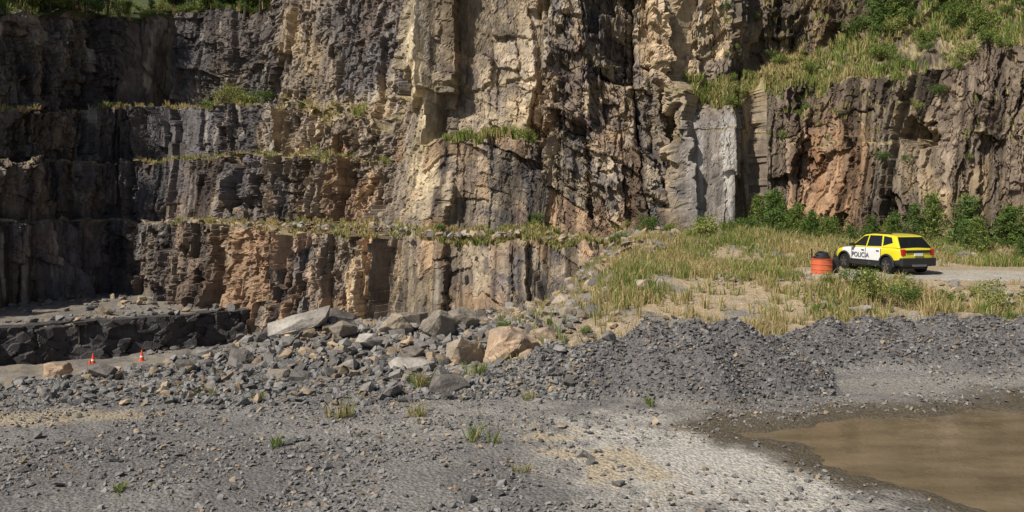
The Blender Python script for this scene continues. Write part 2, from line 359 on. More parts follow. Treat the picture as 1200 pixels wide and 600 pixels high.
# small step wall on the pit floor
xs=np.linspace(-44,-19.5,420);zz=np.linspace(-7.2,-3.75,46)
Z2,X2=np.meshgrid(zz,xs,indexing='ij');Y2=stepline(X2)
c1=cells(X2/1.6,Z2/1.3,200);c2=cells(X2/.6,Z2/.5,210)
dd=bd(c1,.3,1.6,1.3,.3)+bd(c2,.10,.6,.5,.4)+1.2*(fbm(X2*.2,Z2*0,20)-.5)
Vt=np.stack([X2+.6*dd,Y2-.8*dd+.15*(Z2+5),Z2+.15*(fbm(X2,Z2*0,21)-.5)],-1)
back=Vt[-1:].copy();back[...,1]+=2.2;back[...,0]-=1.2;back[...,2]-=.12
Vt=np.concatenate([Vt,back],0)
build('rock_ledge',Vt.reshape(-1,3),grid_faces(Vt.shape[0],Vt.shape[1]),M_cliff,np.ones((Vt.shape[0]*Vt.shape[1],3))*rgb(.065,.06,.06),False)  # near-black colour paints the shade onto this step wall
# ---------------------------------------------------------------- stones
def hull(seed,n,sx=1,sy=1,sz=.7,boxy=.5):
    r=random.Random(seed);bm=bmesh.new()
    for i in range(n):
        v=Vector((r.gauss(0,1),r.gauss(0,1),r.gauss(0,1))).normalized()
        m=max(abs(v.x),abs(v.y),abs(v.z));v=v*(1-boxy)+v/m*boxy*.8
        v*=r.uniform(.85,1.0);bm.verts.new((v.x*sx,v.y*sy,v.z*sz))
    res=bmesh.ops.convex_hull(bm,input=bm.verts)
    bmesh.ops.delete(bm,geom=[g_ for g_ in res['geom_interior'] if isinstance(g_,bmesh.types.BMVert)],context='VERTS')
    bmesh.ops.triangulate(bm,faces=bm.faces)
    bm.verts.index_update()
    v=np.array([p.co[:] for p in bm.verts]);f=np.array([[q.index for q in p.verts] for p in bm.faces]);bm.free()
    v/=abs(v).max();return v*.5,f
SV=[hull(i,11 if i<8 else 16,1,random.uniform(.5,1),random.uniform(.3,.75)) for i in range(16)]
def rotm(n,full=True):
    a=rng.uniform(0,2*np.pi,n);b=rng.normal(0,.5,n);c=rng.normal(0,.5,n)
    ca,sa,cb_,sb,cc,sc=np.cos(a),np.sin(a),np.cos(b),np.sin(b),np.cos(c),np.sin(c);o=np.ones(n);z=np.zeros(n)
    Rz=np.stack([ca,-sa,z,sa,ca,z,z,z,o],-1).reshape(-1,3,3);Rx=np.stack([o,z,z,z,cb_,-sb,z,sb,cb_],-1).reshape(-1,3,3)
    Ry=np.stack([cc,z,sc,z,o,z,-sc,z,cc],-1).reshape(-1,3,3)
    return Rz@Rx@Ry
def stones(name,x,y,s,cola,z=None,lift=.18,variants=range(16),mat=None):
    n=len(x)
    if z is None:z=H(x,y)
    Rm=rotm(n);vid=rng.choice(list(variants),n)
    Vs=[];Fs=[];Cs=[];o=0
    for k in set(vid.tolist()):
        m=vid==k;v,f=SV[k];c=m.sum()
        if not c:continue
        W=np.einsum('nij,vj->nvi',Rm[m],v)*s[m][:,None,None]
        W+=np.stack([x[m],y[m],z[m]+lift*s[m]],-1)[:,None]
        Vs.append(W.reshape(-1,3));Fs.append((f[None]+(np.arange(c)*len(v))[:,None,None]+o).reshape(-1,3))
        Cs.append(np.repeat(cola[m],len(v),0));o+=c*len(v)
    return build(name,np.concatenate(Vs),np.concatenate(Fs),mat or M_stone,np.concatenate(Cs))
def scol(n,tanp=.15,base=(.21,.205,.205),v=.45):
    c=np.ones((n,3))*np.array(base)*rng.uniform(1-v,1+v,n)[:,None]
    m=rng.random(n)<tanp;c[m]=np.array([.37,.285,.195])*rng.uniform(.5,1.2,m.sum())[:,None]
    return c
def sizes(n,a,b,p=2.5):
    return a*(1+(rng.random(n)**p)*(b/a-1))
n=90000;y=rng.uniform(10,24,n);t=rng.uniform(-.72,.72,n);x=y*t
keep=(rng.random(n)<(.10+.9*sst(.42,.6,fbm(x*.7,y*.9,300))))
pz=np.exp(-(((x-3.0+.25*(y-14))/2.3)**2+((y-14)/3.3)**2)**1.3);keep&=rng.random(n)>pz*.85
pp=np.where(x>0,pool(x,y),5);keep&=(pp>.1)
x,y=x[keep],y[keep];stones('gravel',x,y,sizes(len(x),.02,.14,6),scol(len(x),.14,(.215,.205,.195)),variants=range(8))
n=900;y=rng.uniform(11,20,n);x=y*rng.uniform(-.7,.2,n);keep=rng.random(n)<sst(.45,.65,fbm(x*.5,y*.5,305));x,y=x[keep],y[keep]
stones('loose_stones',x,y,sizes(len(x),.07,.26,4),scol(len(x),.15,(.19,.18,.172)))
n=60000;x=rng.uniform(-.5,19,n);y=rng.uniform(17.4,25.5,n)
q=berm(x,y);keep=(q>.06)&(pool(x,y)>.1);x,y=x[keep],y[keep]
stones('gravel_berm',x,y,sizes(len(x),.03,.17,5),scol(len(x),.06,(.16,.153,.148),.55),variants=range(8))
n=9000;x=rng.uniform(-3,2,n);y=rng.uniform(18.5,22.5,n);stones('gravel_berm',x,y,sizes(n,.03,.2,5),scol(n,.1,(.18,.172,.165),.5))
n=12000;x=rng.uniform(-1,30,n);y=rng.uniform(24,50,n);cl=fbm(x*.35,y*.35,301)
keep=(rng.random(n)<sst(.38,.62,cl))&(abs(x/y)<.75)&~((x>12)&(y>31)&(y<38))
x,y=x[keep],y[keep];stones('rubble_slope',x,y,sizes(len(x),.07,.5,5),scol(len(x),.5,(.25,.225,.20)))
n=8000;x=rng.uniform(-6,10,n);y=rng.uniform(27,49,n);keep=(rng.random(n)<.35+.65*sst(.4,.6,fbm(x*.4,y*.4,303)))&(x<3+(y-27)*.35);x,y=x[keep],y[keep]
stones('rubble_slope',x,y,sizes(len(x),.1,.9,5),scol(len(x),.5,(.24,.215,.19)))
n=6500;x=rng.normal(-3.8,3.4,n);y=24.6+rng.normal(0,2.4,n);keep=(x>-12)&(x<2.5)&(y>18);x,y=x[keep],y[keep]
stones('rubble',x,y,sizes(len(x),.05,.55,7),scol(len(x),.25,(.195,.182,.168)))
n=6000;x=rng.uniform(-13,-2,n);y=rng.uniform(18,24,n)
stones('rubble',x,y,sizes(n,.045,.32,7),scol(n,.14,(.185,.178,.17)))
n=11000;y=rng.uniform(29,75,n);x=y*rng.uniform(-.7,.06,n);cl=fbm(x*.25,y*.25,302)
Ay=np.interp(x,P['A'][:,0][2:],P['A'][:,1][2:])
nearw=np.exp(-np.maximum(Ay-y,0)/4.);keep=(rng.random(n)<np.maximum(sst(.5,.65,cl)*.7,nearw))&(y<Ay)&~((x<-22)&(y>45)&(y<57)&(rng.random(n)<.85))&~((x<-23)&(x>-30)&(y>49)&(y<57.5))
x,y=x[keep],y[keep];stones('rubble_pit',x,y,sizes(len(x),.12,.9,5),scol(len(x),.25,(.18,.172,.165)))
n=6000;t=rng.random(n);i=(t*(NC-1)).astype(int);off=np.abs(rng.normal(0,1.8,n))
x=P['B'][i,0]+nrm[i,0]*(off+.6);y=P['B'][i,1]+nrm[i,1]*(off+.6)
z=np.maximum(H(x,y),L1[i]+.1);keep=x>-32
stones('talus',x[keep],y[keep],sizes(keep.sum(),.10,.7,5),scol(keep.sum(),.5,(.25,.225,.20)),z=z[keep])
def boulder(x,y,w,d,h,c,seed,rz=0,tilt=0,z=None,mix_=.6):
    r=random.Random(seed);bm=bmesh.new()
    for i in range(18):
        v=Vector((r.gauss(0,1),r.gauss(0,1),r.gauss(0,1))).normalized();m=max(abs(v.x),abs(v.y),abs(v.z))
        v=v*(1-mix_)+v/m*mix_*.8;v*=r.uniform(.72,1);bm.verts.new(v)
    res=bmesh.ops.convex_hull(bm,input=bm.verts)
    bmesh.ops.delete(bm,geom=[g_ for g_ in res['geom_interior'] if isinstance(g_,bmesh.types.BMVert)],context='VERTS')
    co=np.array([v.co[:] for v in bm.verts]);mn,mx=co.min(0),co.max(0)
    for v in bm.verts:
        v.co=Vector(((v.co.x-mn[0])/(mx[0]-mn[0])-.5,(v.co.y-mn[1])/(mx[1]-mn[1])-.5,(v.co.z-mn[2])/(mx[2]-mn[2])-.5))
        v.co=Vector((v.co.x*w,v.co.y*d,v.co.z*h*1.15))
    bmesh.ops.bevel(bm,geom=bm.edges[:],offset=min(w,h)*.025,segments=1,affect='EDGES')
    bmesh.ops.triangulate(bm,faces=bm.faces)
    bmesh.ops.subdivide_edges(bm,edges=bm.edges[:],cuts=3,use_grid_fill=True)
    co=np.array([v.co[:] for v in bm.verts])
    nn=(fbm(co[:,0]*5+seed,co[:,2]*5+co[:,1]*3,seed,5)-.5)*.20*min(w,h)
    for v,k_ in zip(bm.verts,nn):
        if v.co.length>0:v.co+=v.co.normalized()*float(k_)
    me=bpy.data.meshes.new('boulder');bm.to_mesh(me);bm.free()
    a=me.attributes.new('Col','FLOAT_COLOR','POINT')
    cc=np.ones((len(me.vertices),4));co=np.array([v.co[:] for v in me.vertices])
    t_=sst(.42,.6,fbm(co[:,0]*2.2+seed,co[:,2]*3+co[:,1],seed+7))[:,None]
    cc[:,:3]=(np.array(c)*(1-.45*t_)+np.array([.18,.155,.135])*.45*t_)*(.6+.75*fbm(co[:,0]*4+seed,co[:,2]*5,seed+3))[:,None]
    a.data.foreach_set('color',cc.astype(np.float32).ravel());me.materials.append(M_stone)
    ob=bpy.data.objects.new('boulder',me);scene.collection.objects.link(ob)
    zz=float(H(np.array([x]),np.array([y]))[0]) if z is None else z
    ob.location=(x,y,zz+h*.34);ob.rotation_euler=(0,tilt,rz)
    return ob
LG=(.39,.355,.31);MG=(.26,.222,.18);DG=(.145,.13,.118);TN=(.48,.345,.235);TG=(.38,.31,.23)
for i,a in enumerate([(.0,22.6,1.6,1.3,1.15,TN,11,.2,.1),(-1.27,22.9,1.2,1.0,.8,TG,12,.5,.15),(-2.35,25.2,1.1,.9,.85,MG,13,.1,-.5),
 (-6.7,25.6,2.0,1.3,.62,LG,14,.2,-.22),(-3.65,25.4,1.1,.9,.65,TG,15,.5,.2),(-4.4,24.4,.8,.7,.4,LG,16,.8,.1),(-2.9,23.4,.7,.6,.45,MG,17,.3,.0),
 (-5.3,25.1,.9,.8,.5,MG,18,1,.2),(-2.7,21.9,1.4,.9,.38,LG,19,.2,.1),(-1.5,19.4,1.0,.7,.42,DG,20,.1,.1),(-4.9,23.2,.6,.5,.35,TG,21,.6,.1),
 (-7.6,22.6,.7,.6,.4,DG,22,.3,.2),(-9.8,24,1.0,.9,.6,DG,23,.2,.1),(-3.4,26.6,1.1,.9,.8,MG,24,.9,.4),(-1.6,26.5,1.0,.8,.65,MG,25,.4,.2),(-8.6,21.2,.6,.5,.3,DG,26,.4,.2),
 (-10.6,20.8,.8,.6,.35,DG,27,.1,.1),(-6.0,20.6,.6,.5,.3,MG,28,.1,.1),(-28.4,50,1.7,1.4,1.1,TN,29,.1,.1),(-24.5,46,1.2,1.1,.8,DG,30,.1,.1),
 (-5.8,27.2,1.2,.9,.6,DG,31,.3,.3),(.9,24.6,.8,.7,.5,TN,32,.2,.1),(11.5,26.5,.9,.6,.35,LG,33,.2,.1),(14.6,25.5,1.1,.7,.35,TG,34,.2,.1),(1.9,27,.7,.6,.4,TG,35,.9,.1),
 (4.9,30,.7,.6,.4,TG,36,.9,.1),(-7.9,27,1.3,1.1,.7,DG,37,.9,.1),(1.7,12.9,.22,.18,.09,DG,38,.9,.1),(-.9,30,1.2,.9,.8,TG,39,.3,.2),(.6,33,1.3,1,.8,MG,40,.6,.1),(2.4,37,1.2,1,.8,TG,41,.2,.2)]):
    boulder(*a)
# ---------------------------------------------------------------- grass
def blades(name,x,y,z,h,n_per,cf,spread=.12,w=.010,lean=.5):
    N_=len(x)*n_per
    X=np.repeat(x,n_per);Y=np.repeat(y,n_per);Z=np.repeat(z,n_per);Hh=np.repeat(h,n_per)*rng.uniform(.45,1.1,N_)
    a=rng.uniform(0,2*np.pi,N_);r=rng.uniform(0,1,N_)**.7*spread*np.repeat(h,n_per)*1.6
    bx=X+r*np.cos(a);by=Y+r*np.sin(a);ln=lean*rng.uniform(.2,1,N_)*Hh
    a2=a+rng.normal(0,.6,N_);lx=np.cos(a2)*ln;ly=np.sin(a2)*ln
    wa=rng.uniform(0,np.pi,N_);wv=np.stack([np.cos(wa),np.sin(wa),0*wa],-1)*(w*rng.uniform(.7,1.5,N_)*(Hh/.4)**.5)[:,None]
    b0=np.stack([bx,by,Z-.03],-1);m0=np.stack([bx+lx*.35,by+ly*.35,Z+Hh*.6],-1);t0=np.stack([bx+lx,by+ly,Z+Hh*(1-.25*lean)],-1)
    V=np.stack([b0-wv,b0+wv,m0+wv*.8,m0-wv*.8,t0],1).reshape(-1,3)
    o=(np.arange(N_)*5)[:,None]
    F4=np.array([[0,1,2,3]])+o;F3=np.array([[3,2,4]])+o
    c=cf(X,Y,N_);return build(name,V,[F4,F3],M_grass,np.repeat(c,5,0))
def gcol(straw):
    def f(X,Y,n):
        s=rng.random(n)<np.clip(straw+1.5*(fbm(X*.4,Y*.4,330)-.5),0,1)
        c=np.where(s[:,None],np.array([.54,.43,.21]),np.array([.20,.27,.06]))
        return c*rng.uniform(.6,1.25,n)[:,None]
    return f
n=32000;x=rng.uniform(-.5,27,n);y=rng.uniform(21.6,52,n);cl=fbm(x*.3,y*.3,310)
keep=(rng.random(n)<sst(.33,.53,cl)*sst(-.5,5,x-np.interp(y,[28,44],[0,2]))+.06)&(abs(x/y)<.72)&~((x>11.5)&(y>31.0)&(y<37.0))&(berm(x,y)<.08)&((x<7.3)|(y>23.8))
keep&=~((x>15)&(y>28.5)&(y<31.1)&(rng.random(n)<.6))
x,y=x[keep],y[keep];hh_=rng.uniform(.14,.68,len(x))*(.5+1.0*fbm(x*.5,y*.5,311));hh_=np.where((x>15)&(y>27)&(y<31.2),hh_*.5,hh_)
blades('grass',x,y,H(x,y),hh_,11,gcol(.62))
def ledge_pts(kinds,cond,n):
    m=np.isin(kind,kinds)[:,None]&cond(Pp[...,0],Pp[...,1],Pp[...,2]);idx=np.argwhere(m)
    if len(idx)==0:return np.zeros((0,3))
    s=idx[rng.integers(0,len(idx),n)];return Pp[s[:,0],s[:,1]]
def gr(kinds,cond,n,h,straw=.5,name='ledge_grass',npb=12,lo=.4):
    p=ledge_pts(kinds,cond,n);cl=fbm(p[:,0]*.45,p[:,2]*.2+p[:,1]*.3,320);p=p[rng.random(len(p))<sst(lo,lo+.22,cl)+.04]
    blades(name,p[:,0],p[:,1],p[:,2],rng.uniform(h*.3,h,len(p)),npb,gcol(straw),w=.02)
gr([1],lambda a,b,c:(a>-30)&(a<8),5500,.55,.7,lo=.3)
gr([3],lambda a,b,c:(a>-38)&(a<-9),900,.7,.75)
gr([5],lambda a,b,c:(a>-46)&(a<-9),1900,.8,.85)
gr([3],lambda a,b,c:(a>-4.6)&(a<2.2),900,.9,.4)
gr([5],lambda a,b,c:(a>11),6500,.8,.5,lo=.3)
gr([7],lambda a,b,c:(a<-20),1500,1.5,.5)
gr([2,4],lambda a,b,c:(a>14)&(c>8),500,.6,.4)
gr([6],lambda a,b,c:(a>14)&(c<22),700,.7,.4)
for (tx,ty,hh,st_) in [(-3.7,17.0,.62,.55),(-2.0,17.2,.5,.5),(-4.35,15.0,.34,.1),(-.62,15.2,.48,.05),(-.9,20.1,.55,.2),(-10,14.9,.3,.1),(-7.2,19,.3,.3),(-5.9,18.6,.25,.1),(.3,13.6,.2,.4),(-2.3,19.8,.8,.3),(3.1,18.0,.3,.2),(-.35,22,.6,.2),(.5,18.6,.3,.5),(-6.2,12.6,.2,.4)]:
    k_=5;x=tx+rng.normal(0,.13,k_);y=ty+rng.normal(0,.10,k_)
    blades('grass_tuft',x,y,H(x,y),rng.uniform(.4,1,k_)*hh,20,gcol(st_),w=.008,lean=1.1)
# ---------------------------------------------------------------- shrubs / trees
def tube(p0,p1,r0,r1,k=5):
    p0=np.array(p0);p1=np.array(p1);d=p1-p0;d=d/np.linalg.norm(d);a=np.cross(d,[0,0,1.]);
    if np.linalg.norm(a)<.1:a=np.cross(d,[0,1.,0])
    a/=np.linalg.norm(a);b=np.cross(d,a);an=np.arange(k)*2*np.pi/k
    ring=np.cos(an)[:,None]*a+np.sin(an)[:,None]*b
    V=np.concatenate([p0+ring*r0,p1+ring*r1]);i=np.arange(k);j=(i+1)%k
    return V,np.stack([i,j,j+k,i+k],-1)
def leaves(c,n,rad,size,col,asp=2.2,flat=1):
    p=c+rng.normal(0,1,(n,3))*np.array([rad,rad,rad*flat])*.55
    d=rng.normal(0,1,(n,3));d[:,2]-=.1;d/=np.linalg.norm(d,axis=1)[:,None]
    e=np.cross(d,rng.normal(0,1,(n,3)));e/=np.linalg.norm(e,axis=1)[:,None]+1e-9
    s=(size*rng.uniform(.6,1.3,n))[:,None]
    V=np.stack([p-d*s,p+e*s/asp,p+d*s,p-e*s/asp],1).reshape(-1,3)
    F=np.array([[0,1,2,3]])+(np.arange(n)*4)[:,None]
    cc=np.array(col)*rng.uniform(.55,1.4,n)[:,None]*rng.uniform(.8,1.25)
    return V,F,np.repeat(cc,4,0)
def assemble(name,parts):
    Vs=[];Fs=[];Cs=[];o=0
    for v,f,c in parts:
        Vs.append(v);Fs.append(f+o);Cs.append(c if np.ndim(c)==2 else np.ones((len(v),3))*np.array(c));o+=len(v)
    ob=build(name,np.concatenate(Vs),np.concatenate(Fs),M_leaf,np.concatenate(Cs))
    return ob
bark=np.array([.10,.075,.055])
def mk_shrub(h,r,col,stems=9,cl=5,nl=26,ls=.07):
    parts=[]
    for s in range(stems):
        a=random.uniform(0,6.28);l=random.uniform(.3,1);p=np.array([0,0,-.05])
        top=np.array([math.cos(a)*r*l,math.sin(a)*r*l,h*random.uniform(.5,1)])
        mid=top*np.array([.35,.35,.6]);v,f=tube(p,mid,.018*h,.012*h,4);parts.append((v,f,bark))
        v,f=tube(mid,top,.012*h,.004*h,4);parts.append((v,f,bark))
        for k_ in range(cl):
            t=random.uniform(.25,1.05);c=mid*(1-t)+top*t+np.array([random.gauss(0,.1),random.gauss(0,.1),random.gauss(0,.06)])*h
            parts.append(leaves(c,nl,.2*h,ls,col,3))
    return assemble('shrub',parts)
def mk_conifer(h,col):
    parts=[];v,f=tube((0,0,-.1),(0.04*h,0,h),.03*h,.006*h,6);parts.append((v,f,bark))
    nb=int(26)
    for k_ in range(nb):
        t=.12+.86*k_/nb;a=k_*2.4+random.uniform(-.3,.3);l=h*.34*(1-t)**.8*random.uniform(.7,1.15)+.05*h
        p=np.array([.04*h*t,0,h*t]);e=p+np.array([math.cos(a)*l,math.sin(a)*l,l*random.uniform(.0,.45)])
        v,f=tube(p,e,.008*h,.003*h,3);parts.append((v,f,bark))
        for q in np.linspace(.3,1,4):parts.append(leaves(p*(1-q)+e*q,16,.075*h,.05*h*.9,col,5))
    return assemble('pine_tree',parts)
def mk_tree(h,col):
    parts=[];v,f=tube((0,0,-.3),(.05*h,.02*h,h*.55),.028*h,.018*h,7);parts.append((v,f,bark))
    v,f=tube((.05*h,.02*h,h*.55),(.02*h,.05*h,h*.92),.018*h,.006*h,6);parts.append((v,f,bark))
    for k_ in range(20):
        t=random.uniform(.25,.95);a=random.uniform(0,6.28);l=h*random.uniform(.14,.32)*(1.15-t*.6)
        p=np.array([.04*h,.03*h,h*t]);e=p+np.array([math.cos(a)*l,math.sin(a)*l,l*random.uniform(.1,.7)])
        v,f=tube(p,e,.009*h,.003*h,4);parts.append((v,f,bark))
        for q in (.5,.8,1.05):parts.append(leaves(p*(1-q)+e*q,55,.085*h,.022*h,col,2))
    return assemble('broadleaf_tree',parts)
g1=(.10,.165,.035);g2=(.18,.24,.055);g3=(.05,.085,.025);g4=(.28,.30,.09)
SH=[mk_shrub(1.2,.8,g1),mk_shrub(1.0,.9,g2),mk_shrub(1.3,.7,g4,7),mk_shrub(.8,.6,g2,8,4,22,.06)]
CO=[mk_conifer(2.6,g2),mk_conifer(2.2,g1),mk_conifer(3.0,(.12,.19,.045))]
TR=[mk_tree(6.5,g1),mk_tree(5.5,g3),mk_tree(7,g2)]
protos=SH+CO+TR
def inst(p,x,y,z,s):
    o=bpy.data.objects.new(p.name.split('.')[0],p.data);scene.collection.objects.link(o)
    o.location=(x,y,z);o.scale=(s*random.uniform(.85,1.15),s*random.uniform(.85,1.15),s*random.uniform(.85,1.15));o.rotation_euler=(random.uniform(-.08,.08),random.uniform(-.08,.08),random.uniform(0,6.28));return o
hz=lambda x,y:float(H(np.array([x]),np.array([y]))[0])
for (x,y,s,k_) in [(12.3,27.6,.85,2),(13.6,28.3,.7,2),(14.8,27.4,.6,1),(16.5,28.5,.5,2),(12.8,29.4,.85,0),(17.0,25.4,1.0,2),(15.8,25.4,.5,3),(14.7,31,.35,3),(10.2,27,.4,3),(9,31,.4,2),(7,33,.4,2),(5.4,29,.35,3),(13.5,25,.4,3),(2.2,25,.4,3),(-.2,25.5,.4,1),(17.4,26.4,.9,2),(13.3,27,.7,0),(11.6,29.8,.5,2),(16.2,26.8,.7,2)]:
    inst(SH[k_],x,y,hz(x,y),s)
for i in range(130):
    x=random.uniform(3,30);j=int(np.argmin(abs(P['B'][:,0]-x)));o_=random.uniform(.4,4.5)
    X_=P['B'][j,0]+nrm[j,0]*o_;Y_=P['B'][j,1]+nrm[j,1]*o_
    dens=.35 if x<11 else 1
    if random.random()>dens:continue
    if x>15 and random.random()<.4:inst(random.choice(CO),X_,Y_,hz(X_,Y_)-.05,random.uniform(.4,1.05))
    else:inst(random.choice(SH),X_,Y_,hz(X_,Y_)-.05,random.uniform(.4,1.1)*(.6 if x<11 else 1))
def on(kinds,cond,n,pool_,a,b_):
    p=ledge_pts(kinds,cond,n)
    for q in p:inst(random.choice(pool_),float(q[0]),float(q[1]),float(q[2])-.05,random.uniform(a,b_))
on([5],lambda a,b,c:(a>12)&(a<22),34,SH[1:],.3,.8)
on([5],lambda a,b,c:(a>22)&(a<34),70,SH,.4,1.1)
on([5],lambda a,b,c:(a>23)&(a<34),18,CO+[TR[0]],.5,1.0)
on([6],lambda a,b,c:(a>24)&(c>14)&(c<21),40,SH+TR[:1],.5,.8)
on([6],lambda a,b,c:(a>14)&(a<24)&(c>13)&(c<20),16,SH,.3,.7)
on([2,4],lambda a,b,c:(a>14)&(c>6),26,SH,.3,.7)
on([3],lambda a,b,c:(a>-4.3)&(a<1.5),9,SH[1:],.4,.8)
on([1],lambda a,b,c:(a>-20)&(a<8),16,SH,.3,.7)
on([5],lambda a,b,c:(a>-30)&(a<-21),6,SH,1.0,1.8)
on([5],lambda a,b,c:(a>-46)&(a<-30),4,SH,.4,.8)
on([3,5],lambda a,b,c:(a>-21)&(a<-9),7,SH,.5,.9)
on([7],lambda a,b,c:(a<-18)&(a>-60),50,TR,.3,.6)
on([7,8],lambda a,b,c:(a>-75)&(a<-15),90,TR,.6,1.1)
on([7],lambda a,b,c:(a<-18)&(a>-60),60,SH,.8,1.6)
for p_ in protos:bpy.data.objects.remove(p_)
# ---------------------------------------------------------------- car
M_y=flat_mat('yellow_paint',(.74,.66,.03),.3,.5,0,.6,.04);M_w=flat_mat('white_paint',(.8,.8,.8),.3,.5,0,.6,.03)
M_k=flat_mat('black_plastic',(.025,.025,.027),.6,.4);M_gl=flat_mat('tinted_glass',(.012,.014,.016),.06,.6,0,.5)
M_r=flat_mat('tail_light',(.5,.02,.02),.2,.6);M_t=flat_mat('tyre_rubber',(.02,.02,.02),.85,.2);M_al=flat_mat('alloy',(.35,.35,.37),.35,.5,.9);M_tx=flat_mat('livery_text',(.04,.05,.09),.5)
car=bpy.data.objects.new('suv_car',None);scene.collection.objects.link(car)
def part(name,V,F,mats,mi=None,bev=0,sub=0,smooth=False,parent=None):
    me=bpy.data.meshes.new(name);me.from_pydata([tuple(v) for v in V],[],[tuple(f) for f in F]);me.update()
    for m_ in (mats if isinstance(mats,list) else [mats]):me.materials.append(m_)
    if mi:
        for p_,k_ in zip(me.polygons,mi):p_.material_index=k_
    for p_ in me.polygons:p_.use_smooth=smooth
    bm=bmesh.new();bm.from_mesh(me);bmesh.ops.recalc_face_normals(bm,faces=bm.faces);bm.to_mesh(me);bm.free()
    o=bpy.data.objects.new(name,me);scene.collection.objects.link(o);o.parent=parent or car
    if bev:
        b=o.modifiers.new('b','BEVEL');b.width=bev;b.segments=3;b.limit_method='ANGLE';b.angle_limit=.4
    if sub:
        s=o.modifiers.new('s','SUBSURF');s.levels=s.render_levels=sub
    return o
stn=[(2.14,.42,.72,.62),(2.08,.32,.84,.76),(1.85,.26,.93,.86),(1.5,.25,.99,.90),(1.05,.25,1.03,.905),(.5,.25,1.045,.91),(0,.25,1.055,.91),(-.5,.25,1.065,.91),(-1.0,.25,1.08,.91),(-1.5,.27,1.09,.905),(-1.85,.32,1.09,.885),(-2.06,.36,1.07,.83),(-2.13,.42,1.0,.74)]
V=[];F=[];mi=[]
for (x,zb,zt,w) in stn:
    half=[(0,zb),(w*.86,zb),(w*.985,zb+.07),(w,zb+.24),(w*.99,(zb+.24+zt)/2),(w*.985,zt-.12),(w*.955,zt-.04),(w*.86,zt),(0,zt+.035)]
    ring=half+[(-a,b) for a,b in half[-2:0:-1]]
    V+=[(x,a,b) for a,b in ring]
n_=16
for i in range(len(stn)-1):
    xm=(stn[i][0]+stn[i+1][0])/2
    for j in range(n_):
        F.append((i*n_+j,i*n_+(j+1)%n_,(i+1)*n_+(j+1)%n_,(i+1)*n_+j))
        lo=j in(0,1,2,13,14,15)
        white=(-.95<xm<1.6) and j in (3,4,5,6,9,10,11,12)
        mi.append(2 if lo else (1 if white else 0))
F.append(tuple(range(n_)));mi.append(2);F.append(tuple((len(stn)-1)*n_+j for j in range(n_)));mi.append(0)
body=part('body',V,F,[M_y,M_w,M_k],mi,0,2,True)
def cyl(name,x,y,z,r,w,mat,seg=28,bev=0):
    V=[];F=[]
    for s in(-1,1):
        for i in range(seg):
            a=i*2*math.pi/seg;V.append((x+r*math.cos(a),y+s*w/2,z+r*math.sin(a)))
    for i in range(seg):
        j=(i+1)%seg;F.append((i,j,j+seg,i+seg))
    F.append(tuple(range(seg)));F.append(tuple(range(2*seg-1,seg-1,-1)))
    return part(name,V,F,mat,None,bev)
cuts=[]
for wx_ in(1.33,-1.34):
    for s in(-1,1):
        c=cyl('cut',wx_,s*.86,.36,.40,.5,M_k);cuts.append(c)
        bo=body.modifiers.new('c','BOOLEAN');bo.operation='DIFFERENCE';bo.object=c;bo.solver='EXACT'
bpy.context.view_layer.update()
dg=bpy.context.evaluated_depsgraph_get();me=bpy.data.meshes.new_from_object(body.evaluated_get(dg))
body.modifiers.clear();body.data=me
for c in cuts:bpy.data.objects.remove(c)
prof=[(1.02,1.0),(.28,1.57),(-.35,1.645),(-1.1,1.63),(-1.62,1.56),(-2.02,1.06)]
yw=lambda z:.875-.235*(z-1.0)/.62
V=[(x,s*yw(z),z) for s in(1,-1) for x,z in prof]
F=[tuple(range(6)),tuple(range(11,5,-1))]+[(i,i+6,(i+1)%6+6,(i+1)%6) for i in range(6)]
part('cabin',V,F,[M_y],None,.06)
def sidewin(name,pts):
    for s in(1,-1):
        part(name,[(x,s*(yw(z)+.006),z) for x,z in pts],[tuple(range(len(pts)))],M_gl)
sidewin('front_window',[(.80,1.09),(.27,1.50),(-.03,1.55),(-.03,1.09)])
sidewin('rear_window',[(-.10,1.09),(-.10,1.555),(-.85,1.56),(-.98,1.12)])
sidewin('quarter_window',[(-1.06,1.14),(-.95,1.55),(-1.42,1.50),(-1.58,1.28)])
def lerp(a,b,t):return (a[0]+(b[0]-a[0])*t,a[1]+(b[1]-a[1])*t)
def endglass(name,a,b,off):
    dx,dz=b[0]-a[0],b[1]-a[1];l=math.hypot(dx,dz);nx,nz=(-dz/l*off,dx/l*off)
    p=lerp(a,b,.04);q=lerp(a,b,.92)
    V=[(p[0]+nx,s*(yw(p[1])-.07),p[1]+nz) for s in(1,-1)]+[(q[0]+nx,s*(yw(q[1])-.07),q[1]+nz) for s in(-1,1)]
    part(name,V,[(0,1,2,3)],M_gl)
endglass('windscreen',prof[0],prof[1],-.008);endglass('back_glass',prof[5],prof[4],.008)
def box(name,x0,x1,y0,y1,z0,z1,mat,bev=.015,parent=None):
    V=[(x,y,z) for x in(x0,x1) for y in(y0,y1) for z in(z0,z1)]
    F=[(0,1,3,2),(4,6,7,5),(0,4,5,1),(2,3,7,6),(0,2,6,4),(1,5,7,3)]
    return part(name,V,F,mat,None,bev,parent=parent)
box('rear_bumper',-2.2,-2.0,-.84,.84,.34,.68,M_k,.04);box('front_bumper',2.0,2.19,-.78,.78,.32,.58,M_k,.05)
box('skid_plate',-2.22,-2.1,-.35,.35,.33,.42,M_al,.02);box('number_plate',-2.17,-2.13,-.2,.2,.76,.87,M_w,.005)
box('tailgate_trim',-2.155,-2.1,-.6,.6,.89,1.0,M_k,.01)
